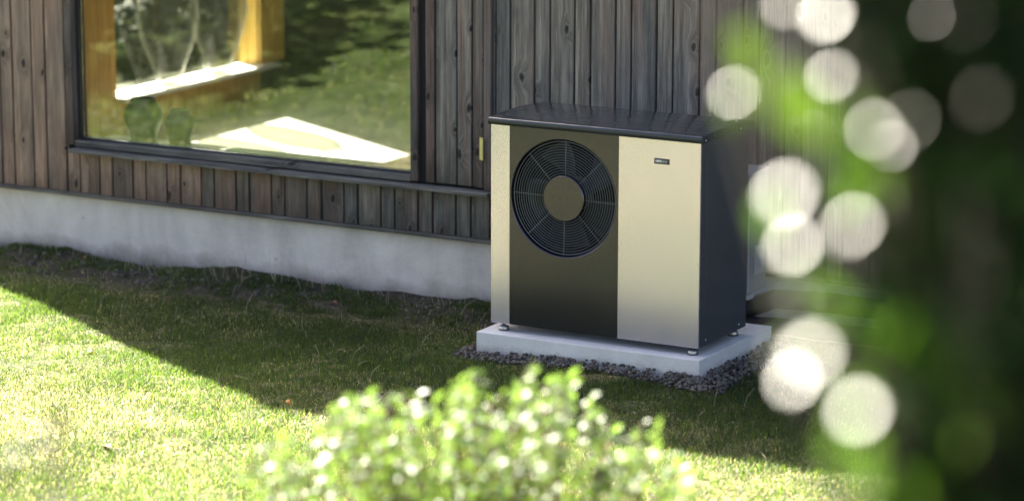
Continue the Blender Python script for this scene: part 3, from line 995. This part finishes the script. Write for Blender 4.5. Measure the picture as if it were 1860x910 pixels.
# feet
b2 = bmesh.new(); lathe(b2, [(.001, 0), (.024, 0), (.025, .004), (.025, .018), (.022, .021), (.010, .022), (.010, .045), (.001, .045)], 24)
fm = bm_mesh(b2, 'foot', True)
for xx in (.055, 1.095):
    for yy in (.035, .49):
        o = link('foot', fm, MAT['foot_metal'], hp, (xx, yy, 0.0005))
        b3 = bmesh.new(); lathe(b3, [(.001, 0), (.0265, 0), (.0265, .005), (.001, .005)], 24)
        link('rubber_pad', bm_mesh(b3, 'rubber_pad'), MAT['rubber'], o)
# lid: rolled front edge, top gently crowned front to back
def lid():
    bm = bmesh.new()
    x0, x1 = -.011, HPW + .011
    prof = [(-.010, .996), (-.011, 1.016), (-.0095, 1.0225), (-.005, 1.0275), (.002, 1.0295)]
    for k in range(1, 15):
        t = k / 14; y = .002 + t * .57
        prof.append((y, 1.0295 + .0115 * math.sin(math.pi * min(1, t)) - .006 * t))
    prof += [(.580, 1.020), (.582, 1.0175), (.582, .998)]
    # inner side back to front
    prof += [(.577, .998), (.577, 1.012), (.0, 1.012), (-.005, .996)]
    xs = [x0, x0 + .0015, x0 + .004, x1 - .004, x1 - .0015, x1]
    rows = []
    for i, x in enumerate(xs):
        drop = (.004, .001, 0, 0, .001, .004)[i]
        rows.append([bm.verts.new((x, y, z - (drop if z > 1.017 else 0))) for y, z in prof])
    m = len(prof)
    for A, B in zip(rows, rows[1:]):
        for k in range(m): bm.faces.new((A[k], A[(k + 1) % m], B[(k + 1) % m], B[k]))
    # end plates, as triangles fan between outer profile and z=.998 line
    for row, sgn in ((rows[0], -1), (rows[-1], 1)):
        outer = row[:22]
        low = [bm.verts.new((v.co.x, v.co.y, .9965)) for v in outer]
        for k in range(len(outer) - 1):
            if outer[k].co.z > .999 or outer[k + 1].co.z > .999:
                try: bm.faces.new((outer[k], outer[k + 1], low[k + 1], low[k]))
                except ValueError: pass
    bmesh.ops.remove_doubles(bm, verts=bm.verts, dist=.0004)
    for v in bm.verts: v.co.z += .04
    me = bm_mesh(bm, 'lid')
    me.polygons.foreach_set('use_smooth', np.array([abs(p.normal.x) < .5 for p in me.polygons]))
    return me
ld = link('lid', lid(), MAT['lid'], hp)
for yy in (.032, .42):
    b2 = bmesh.new(); lathe(b2, [(.001, .002), (.0035, .002), (.005, 0)], 12)
    o = link('screw', bm_mesh(b2, 'screw'), MAT['screw'], hp, (HPW + .0115, yy, 1.006 + .04)); o.rotation_euler = (0, math.pi / 2, 0)
# badge
badge = hpbox('badge', .896, .976, -.003, -.0002, .8785, .9055, 'badge', .001)
def text_mesh(body, size, off):
    cu = bpy.data.curves.new('lettering', 'FONT'); cu.body = body; cu.size = size; cu.extrude = .0003; cu.offset = off
    cu.align_x = 'LEFT'
    ob = bpy.data.objects.new('lettering_source', cu); COL.objects.link(ob)
    dg = bpy.context.evaluated_depsgraph_get()
    me = bpy.data.meshes.new_from_object(ob.evaluated_get(dg)); me.name = 'lettering'
    bpy.data.objects.remove(ob); return me
for body, x, s, off, sx_ in (('NIBE', .0075, .0155, .0006, 1.0), ('S2125', .0435, .0150, -.0001, .68)):
    me = text_mesh(body, s, off)
    o = link('lettering', me, MAT['white_print'], badge)
    o.rotation_euler = (math.pi / 2, 0, 0); o.scale = (sx_, 1, 1); o.location = (x, -.0005, .0085)

# ------------------------------------------------------------------ wall cabinet and pipes behind
cab = box_obj('wall_cabinet', .42, 1.040, .765, .999, .10, .705, MAT['cab_grey'], None, .006)
tag(cab, 'grey metal cabinet on the house wall, half hidden behind the right of the heat pump', 'cabinet')
CL = Vector((.42, .765, .10))
def cpart(name, x0, x1, y0, y1, z0, z1, m, bev=.002):
    o = box_obj(name, x0, x1, y0, y1, z0, z1, MAT[m], None, bev); o.parent = cab; o.location = Vector((x0, y0, z0)) - CL; return o
cpart('top_cover', .415, 1.045, .760, .998, .7055, .72, 'cab_trim', .003)
cpart('base_trim', .415, 1.047, .758, .998, .075, .0995, 'cab_trim', .003)
cpart('edge_strip', 1.0405, 1.044, .763, .775, .11, .70, 'cab_trim', .001)
cpart('access_cover', 1.0405, 1.046, .84, .95, .19, .34, 'cab_trim', .004)
pm = bmesh.new()
tube(pm, [(.80, .82, -.03), (.95, .83, -.02), (1.04, .85, .03), (1.15, .86, .075), (1.35, .87, .085), (1.75, .88, .08), (2.6, .89, .07)], .05, 14)
tag(link('insulated_pipe', bm_mesh(pm, 'insulated_pipe', True), MAT['rubber']), 'upper black insulated pipe running right along the house base from behind the heat pump', 'pipe', 'insulated pipes behind the heat pump')
pm = bmesh.new()
tube(pm, [(.80, .80, -.06), (1.0, .80, -.06), (1.2, .81, -.05), (1.6, .83, -.05), (2.5, .86, -.05)], .044, 14)
tag(link('insulated_pipe', bm_mesh(pm, 'insulated_pipe', True), MAT['rubber']), 'lower black insulated pipe lying near the soil behind the heat pump', 'pipe', 'insulated pipes behind the heat pump')

# ------------------------------------------------------------------ plants
def leaf_mesh(name, L_, W_, curl=.12, fold=.12):
    """a pointed leaf along +X, upper side +Z"""
    st = [(0, 0.05), (.18, .62), (.42, 1.0), (.68, .82), (.88, .42), (1, .03)]
    vs, fs = [], []
    for t, w in st:
        z = -curl * L_ * (t - .35) ** 2 * 2
        vs += [(t * L_, -w * W_ / 2, z + fold * W_ * w * .5), (t * L_, 0, z), (t * L_, w * W_ / 2, z + fold * W_ * w * .5)]
    for i in range(len(st) - 1):
        a = i * 3
        fs += [(a, a + 3, a + 4, a + 1), (a + 1, a + 4, a + 5, a + 2)]
    me = bpy.data.meshes.new(name); me.from_pydata(vs, [], fs); me.update()
    me.polygons.foreach_set('use_smooth', np.ones(len(fs), bool))
    return me

def orient(normal, heading):
    z = Vector(normal).normalized(); x = Vector(heading); x = (x - z * x.dot(z))
    if x.length < 1e-4: x = z.orthogonal()
    x.normalize(); y = z.cross(x)
    return Matrix((x, y, z)).transposed()

def place_leaves(root, leaf_list, protos, mat, limit=290):
    """leaf_list: (size on screen, position, rotation, scale, prototype); the largest become parts, the rest one joined part"""
    leaf_list.sort(key=lambda q: -q[0])
    rl = world_loc(root)
    for me in protos:
        if not me.materials: me.materials.append(mat)
    for q in leaf_list[:limit]:
        o = bpy.data.objects.new('leaf', protos[q[4]]); COL.objects.link(o); o.parent = root
        o.matrix_local = Matrix.Translation(q[1] - rl) @ q[2].to_4x4() @ Matrix.Scale(q[3], 4)
    V, F, base = [], [], 0
    data = [(np.array([v.co[:] for v in m.vertices]), np.array([p.vertices[:] for p in m.polygons])) for m in protos]
    for q in leaf_list[limit:]:
        v, f = data[q[4]]
        V.append(v @ (np.array(q[2]).T * q[3]) + np.array(q[1] - rl)); F.append(f + base); base += len(v)
    if V:
        me = np_mesh('foliage', np.concatenate(V), np.concatenate(F), True)
        tag(link('foliage', me, mat, root), kind='stuff')

def rvec():
    return Vector((random.gauss(0, 1), random.gauss(0, 1), random.gauss(0, 1))).normalized()

def ray_point(px, py, depth):
    """point seen at that place of the photograph, at that distance along the view axis"""
    return CAM_LOC + (FWD + R2 * ((px - 930) / 5693.5) - U2 * ((py - 455) / 5693.5)) * depth

def half_vec(p):
    return (TO_SUN + (CAM_LOC - p).normalized()).normalized()

# small leaved bush on the slope in the foreground -----------------------------
BD = 9.0
bc = ray_point(905, 900, BD)
gz = float(base_z(bc.x, bc.y))
bush = empty('low_bush', (bc.x, bc.y, gz), 'low bush of small glossy leaves in bright sun at the bottom middle foreground', 'bush')
sm = [leaf_mesh('leaf', .028, .015, .2, .15), leaf_mesh('leaf', .021, .012, .1, .2), leaf_mesh('leaf', .031, .015, .3, .1)]
leaves = []
stem_bm = bmesh.new()
root_p = Vector((0, 0, 0))
def bush_top(px):
    pts = [(400, 905), (470, 800), (560, 775), (630, 700), (690, 715), (740, 700), (800, 720), (850, 655), (890, 720), (930, 690), (965, 645), (1000, 680), (1040, 690), (1080, 735), (1130, 770), (1190, 760), (1215, 830), (1290, 900)]
    for (a, ya), (b, yb) in zip(pts, pts[1:]):
        if a <= px <= b: return ya + (yb - ya) * (px - a) / (b - a)
    return 930
for i in range(340):
    px = random.uniform(440, 1260) if i > 40 else random.uniform(380, 700)
    tip_y = bush_top(px) + abs(random.gauss(0, 1)) * 60 + 6
    dense = 1 if px > 640 and px < 1200 else .5
    if random.random() > dense: continue
    dp = BD + random.uniform(-.38, .55)
    tip = ray_point(px, tip_y, dp) - Vector((bc.x, bc.y, gz))
    foot = Vector((tip.x * .35 + random.uniform(-.05, .05), tip.y * .35 + random.uniform(-.05, .05), 0))
    mid = foot.lerp(tip, .55) + Vector((tip.x * .12, tip.y * .12, .05))
    pts = [foot]
    for t in (.25, .5, .75, 1):
        pts.append(foot * (1 - t) ** 2 + mid * 2 * t * (1 - t) + tip * t * t)
    tube(stem_bm, pts, .0035, 5, .0012)
    nl = random.randint(13, 21)
    for k in range(nl):
        t = 1 - (k / nl) * .62
        p = foot * (1 - t) ** 2 + mid * 2 * t * (1 - t) + tip * t * t
        ang = k * 2.4 + random.uniform(-.4, .4)
        out = Vector((math.cos(ang), math.sin(ang), .25 + .8 * (t - .38)))
        pw = p + Vector((bc.x, bc.y, gz)) + out.normalized() * .006
        nrm = (Vector((0, 0, 1)) * .55 + half_vec(pw) * .32 + rvec() * .9)
        s = random.uniform(1.0, 1.85)
        leaves.append((s * 10 + t * 4 - (dp - BD) * 3 - (0 if tip_y < 880 else 6), pw, orient(nrm, out), s, random.randrange(3)))
link('stem', bm_mesh(stem_bm, 'stem', True), MAT['twig'], bush)
place_leaves(bush, leaves, sm, MAT['leaf_small'])

# tall dark shrub close to the camera on the right ------------------------------
SD = 3.2
sc_ = ray_point(1830, 520, SD + .15)
sgz = float(base_z(sc_.x, sc_.y))
shrub = empty('evergreen_shrub', (sc_.x, sc_.y, sgz), 'tall dark evergreen shrub with glossy leaves filling the right side of the foreground', 'shrub')
bigm = [leaf_mesh('leaf', .062, .032, .15, .12), leaf_mesh('leaf', .050, .028, .25, .18), leaf_mesh('leaf', .040, .024, .08, .1), leaf_mesh('leaf', .034, .030, .02, .02), leaf_mesh('leaf', .052, .030, .2, .15)]
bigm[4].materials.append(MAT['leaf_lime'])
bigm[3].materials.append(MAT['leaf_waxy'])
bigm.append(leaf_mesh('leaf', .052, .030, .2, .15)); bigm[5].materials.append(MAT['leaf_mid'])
leaves = []
stem_bm = bmesh.new()
so = Vector((sc_.x, sc_.y, sgz))
bright = [(1480, 243, 105, 1.0), (1592, 232, 112, .8), (1622, 262, 96, .7), (1510, 138, 96, .8), (1695, 34, 88, .75), (1332, 168, 98, .55),
          (1425, 352, 124, .95), (1545, 412, 118, .95), (1580, 395, 90, .5), (1440, 445, 112, .7), (1468, 645, 132, 1.1), (1440, 690, 112, .8), (1560, 744, 128, 1.15),
          (1642, 820, 84, .38), (1515, 830, 100, .4), (1500, 28, 104, .85), (1425, 8, 92, .6), 
          (1790, 262, 92, .28), (1812, 150, 92, .28), (1762, 498, 92, .3), (1450, 545, 100, .35), (1410, 640, 90, .3)]
lit = [(ray_point(px, py, 1 / (dia / 430 + .0658)), .045 + .02 * b_) for px, py, dia, b_ in bright if b_ > .28]
lit_young = [(ray_point(px, py, SD + .1), .12) for px, py in ((1410, 80), (1450, 20), (1400, 170))]
def in_the_light(p, grow=0.0):
    for q, r in (lit + lit_young if grow >= 0 else lit):
        d = p - q; t = d.dot(TO_SUN)
        if t > .01 and (d - TO_SUN * t).length < r + grow: return True
        v = (CAM_LOC - q).normalized(); t = d.dot(v)
        if t > .01 and (d - v * t).length < .05 + grow and r < .1: return True
    return False
def shrub_edge(py):
    pts = [(-400, 1560), (-100, 1480), (60, 1480), (160, 1500), (300, 1560), (420, 1600), (560, 1590), (700, 1600), (800, 1640), (900, 1620), (1100, 1560), (1500, 1500), (2600, 1620)]
    for (a, xa), (b, xb) in zip(pts, pts[1:]):
        if a <= py <= b: return xa + (xb - xa) * (py - a) / (b - a)
    return 1600
for i in range(300):
    py = random.uniform(-520, 1500); e = shrub_edge(py)
    px = e + 30 + 900 * random.random() ** 1.15
    d = SD + random.uniform(-.25, .75)
    tip = ray_point(px, py, d) - so
    foot = Vector((random.uniform(-.06, .06), random.uniform(-.06, .06), 0)); base = Vector((tip.x * .25, tip.y * .25, max(.2, tip.z - .5)))
    pts = [foot, base, base.lerp(tip, .55) + Vector((0, 0, .04)), tip]
    tube(stem_bm, pts, .009, 5, .002)
    nl = 26
    for k in range(nl):
        t = 1 - k / nl * .75
        p = base.lerp(tip, t) + Vector((0, 0, .04 * math.sin(t * 3.1)))
        a_ = k * 2.4
        out = Vector((math.cos(a_), math.sin(a_), .2))
        pw = so + p + out * random.uniform(.005, .05)
        # keep off the open middle of the picture
        dd = pw - CAM_LOC; w_ = dd.dot(FWD); u_ = 930 + 5693.5 * dd.dot(R2) / w_; v_ = 455 - 5693.5 * dd.dot(U2) / w_
        if u_ < shrub_edge(v_) - 25 + random.uniform(0, 60): continue
        if in_the_light(pw): continue
        nrm = Vector((.55, .15, .25)) + rvec() * .7
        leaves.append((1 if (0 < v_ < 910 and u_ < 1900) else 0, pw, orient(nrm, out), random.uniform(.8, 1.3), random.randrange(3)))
# leaves deeper inside the shrub
for k in range(2600):
    py = random.uniform(-350, 1300); e = shrub_edge(py)
    p = ray_point(e + 25 + 520 * random.random(), py, random.uniform(3.25, 4.3))
    if in_the_light(p, -.03): continue
    leaves.append((.5, p, orient(Vector((.5, .2, .2)) + rvec() * .7, rvec()), random.uniform(.9, 1.4), random.randrange(3)))
# leaves added out of view, up the sun's path, to shade the shrub below
crown = 0
while crown < 4200:
    q = ray_point(random.uniform(1655, 2700), random.uniform(-250, 1150), random.uniform(2.85, 3.95))
    p = q + TO_SUN * random.uniform(.5, 1.7)
    dd = p - CAM_LOC; w_ = dd.dot(FWD); u_ = 930 + 5693.5 * dd.dot(R2) / w_; v_ = 455 - 5693.5 * dd.dot(U2) / w_
    if v_ > -130 and u_ < 1990: continue
    crown += 1
    if in_the_light(p, .05): continue  # gaps in the added leaves keep the glinting ones in sun
    leaves.append((-1, p, orient(TO_SUN * .7 + rvec() * .8, rvec()), random.uniform(1.2, 1.9), random.randrange(3)))
for k in range(16):  # stems for the added shading leaves
    q = ray_point(random.uniform(1800, 2500), random.uniform(-100, 400), 3.4) + TO_SUN * random.uniform(.6, 1.4)
    b = Vector((random.uniform(-.05, .2), random.uniform(-.1, .1), 0)); e = q - so
    tube(stem_bm, [b, b.lerp(e, .5) + Vector((.15, -.1, 0)), e], .012, 5, .003)
# outer sprays whose leaves catch the sun
for px, py, dia, br in bright:
    d = 1 / (dia / 430 + .0658)
    p = ray_point(px, py, d)
    hv = half_vec(p)
    n_ = hv + hv.cross(rvec()).normalized() * (random.uniform(.02, .09) if br > .65 else random.uniform(.09, .15) if br > .5 else random.uniform(.2, .27))
    hd = Vector((.25, .1, -1)) + rvec() * .4
    s = .27 + .25 * br
    M = orient(n_, hd)
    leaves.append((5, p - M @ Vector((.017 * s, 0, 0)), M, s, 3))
    # short twig carrying it, back towards the shrub
    b = ray_point(max(px + 150, 1700), py + 110, SD + .1) - so
    tube(stem_bm, [p - so, (p - so).lerp(b, .5) + Vector((0, 0, .012)), b], .0016, 4, .004)
for k in range(9):
    py = random.uniform(-30, 940); px = shrub_edge(py) + 20 + 330 * random.random()
    p = ray_point(px, py, SD + random.uniform(-.45, .3))
    hv = half_vec(p); pv = hv.cross(rvec()).normalized()
    M = orient(hv + pv * random.uniform(.30, .42), rvec())
    leaves.append((4.5, p, M, random.uniform(.35, .6), 3))
# soft green leaves hanging into the light on the near edge
for px, py, n_l, sp_ in ((1410, 85, 9, 36), (1395, 160, 6, 26), (1440, 25, 7, 38), (1560, 190, 11, 45), (1590, 310, 10, 45), (1510, 490, 6, 50), (1570, 560, 9, 50), (1450, 330, 4, 50), (1600, 660, 7, 45), (1590, 830, 6, 50), (1500, 780, 5, 40), (1840, 420, 7, 40), (1820, 700, 6, 40), (1780, 760, 6, 40)):
    for k in range(n_l):
        p = ray_point(px + random.gauss(0, sp_), py + random.gauss(0, sp_), SD + random.uniform(-.2, .4))
        if in_the_light(p, -.025): continue
        M = orient(TO_SUN * .9 + rvec() * .5, Vector((.2, .2, -1)) + rvec() * .5)
        M2 = Matrix((M.col[0], -M.col[1], -M.col[2])).transposed() if random.random() < .5 else M
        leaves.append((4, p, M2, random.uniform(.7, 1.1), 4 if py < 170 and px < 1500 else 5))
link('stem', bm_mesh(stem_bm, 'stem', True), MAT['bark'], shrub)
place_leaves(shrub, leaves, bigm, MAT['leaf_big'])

# thin sprig at the lower left, between camera and lawn ---------------------------
gc = ray_point(70, 1050, 5.2)
sprig = empty('garden_sprig', (gc.x, gc.y, float(base_z(gc.x, gc.y))), 'thin blurred grey green sprig at the bottom left corner of the foreground', 'plant')
so2 = Vector(sprig.location); stem_bm = bmesh.new(); leaves = []
for px, py, nl in ((95, 752, 7), (84, 790, 7), (30, 905, 9), (118, 868, 8), (12, 830, 5), (80, 900, 9), (140, 905, 6), (45, 800, 3)):
    tip = ray_point(px, py, 5.2 + random.uniform(-.2, .2)) - so2
    tube(stem_bm, [(0, 0, 0), (tip.x * .5, tip.y * .5, tip.z * .65), tip], .003, 5, .001)
    for k in range(nl):
        t = 1 - k * .012
        p = so2 + Vector((tip.x * t, tip.y * t, tip.z * (.35 * t + .65 * t))) + rvec() * .012
        leaves.append((1, p, orient(Vector((.4, -.2, .3)) + rvec() * .8, rvec()), random.uniform(.6, 1.0), random.randrange(3)))
link('stem', bm_mesh(stem_bm, 'stem', True), MAT['twig'], sprig)
sprm = [leaf_mesh('leaf', .04, .019), leaf_mesh('leaf', .034, .017), leaf_mesh('leaf', .03, .015)]
MAT['leaf_sage'] = leaf_mat('leaf_sage', (.03, .036, .026), (.055, .065, .045), .6, .12, (.06, .08, .04), .25)
place_leaves(sprig, leaves, sprm, MAT['leaf_sage'])

# fallen leaves on the lawn
def fallen(px, py, col, size, label):
    d = FWD + R2 * ((px - 930) / 5693.5) - U2 * ((py - 455) / 5693.5)
    t = (-.18 - CAM_LOC.z) / d.z
    p = CAM_LOC + d * t
    o = link('fallen_leaf', leaf_mesh('fallen_leaf', size, size * .6, .5, .3), plain('fallen_leaf', col, .6, 0, .3, .2, 30))
    p.z = float(base_z(p.x, p.y)) + .035
    o.matrix_world = Matrix.Translation(p) @ orient(Vector((0, -.3, 1)) + rvec() * .3, rvec()).to_4x4()
    tag(o, label, 'leaf', 'fallen leaves on the lawn')
fallen(160, 646, (.55, .38, .02), .04, 'yellow fallen leaf on the sunlit grass at the left')
fallen(520, 746, (.50, .20, .03), .038, 'orange fallen leaf at the shadow edge left of the bush')
fallen(200, 833, (.20, .06, .03), .055, 'dark red curled leaf on the pale sunlit grass, lower left')
fallen(612, 557, (.16, .05, .03), .045, 'red brown fallen leaf in the shade below the plastered base')
fallen(157, 476, (.30, .13, .06), .035, 'rust coloured leaf on the bare soil against the house at the left')

# unseen trees added to shade the reflected lawn; hedge shows through the end window
def tree(x, y, h, cr, nclump, label):
    z0 = float(base_z(x, y))
    t = empty('shade_tree', (x, y, z0), label, 'tree', 'trees added left of the house to shade the lawn')
    bm = bmesh.new()
    tube(bm, [(0, 0, -.1), (.03, .02, h * .3), (-.03, 0, h * .6), (0, 0, h * .9)], .11, 8, .03)
    for k in range(7):
        a = k * 2.4; zz = h * (.35 + .07 * k)
        tube(bm, [(0, 0, zz), (cr * .4 * math.cos(a), cr * .4 * math.sin(a), zz + .25), (cr * .8 * math.cos(a), cr * .8 * math.sin(a), zz + .6)], .04, 6, .01)
    link('trunk', bm_mesh(bm, 'trunk', True), MAT['bark'], t)
    pm = leaf_mesh('leaf', .16, .10)
    v0 = np.array([v.co[:] for v in pm.vertices]); f0 = np.array([p.vertices[:] for p in pm.polygons])
    V, F, b = [], [], 0
    for c in range(nclump):
        d = rvec(); d.z = abs(d.z) * 1.1 - .35
        cc = Vector((d.x * cr, d.y * cr, h * .68 + d.z * h * .33)) * random.uniform(.75, 1)
        for k in range(30):
            p = cc + rvec() * random.uniform(.05, .42)
            M = np.array(orient(rvec() + Vector((0, 0, .6)), rvec())) * random.uniform(.7, 1.3)
            V.append(v0 @ M.T + np.array(p)); F.append(f0 + b); b += len(v0)
    me = np_mesh('crown', np.concatenate(V), np.concatenate(F), True)
    link('crown', me, MAT['leaf_tree'], t)
tree(-9.9, -3.4, 3.9, 1.5, 75, 'leafy tree added beyond the left end of the house, nearest the lawn')
tree(-12.4, -3.9, 5.0, 1.8, 90, 'taller leafy tree added beyond the left end of the house')
def hedge(x, y, w, h, label):
    z0 = float(base_z(x, y))
    t = empty('garden_shrub', (x, y, z0), label, 'shrub', 'shrubs left of the house')
    pm = leaf_mesh('leaf', .09, .05)
    v0 = np.array([v.co[:] for v in pm.vertices]); f0 = np.array([p.vertices[:] for p in pm.polygons])
    V, F, b = [], [], 0
    for k in range(3200):
        d = rvec(); p = Vector((d.x * w, d.y * w, h * .5 + d.z * h * .5)) * random.uniform(.7, 1)
        M = np.array(orient(d + rvec() * .7, rvec())) * random.uniform(.8, 1.4)
        V.append(v0 @ M.T + np.array(p)); F.append(f0 + b); b += len(v0)
    link('crown', np_mesh('crown', np.concatenate(V), np.concatenate(F), True), MAT['leaf_dark'], t)
    bm = bmesh.new(); tube(bm, [(0, 0, -.1), (0, 0, h * .6)], .04, 6, .02)
    link('stem', bm_mesh(bm, 'stem'), MAT['bark'], t)
hedge(-6.5, 7.6, 1.0, 1.05, 'rounded dark shrub outside the end window of the house')
hedge(-7.3, 9.2, 1.2, 1.15, 'dark shrub outside the end window, further from the camera')
hedge(-6.0, 6.2, .8, .9, 'low dark shrub close outside the end window')
hedge(-8.2, 7.9, 1.2, 1.3, 'broad dark shrub furthest out beyond the end window')
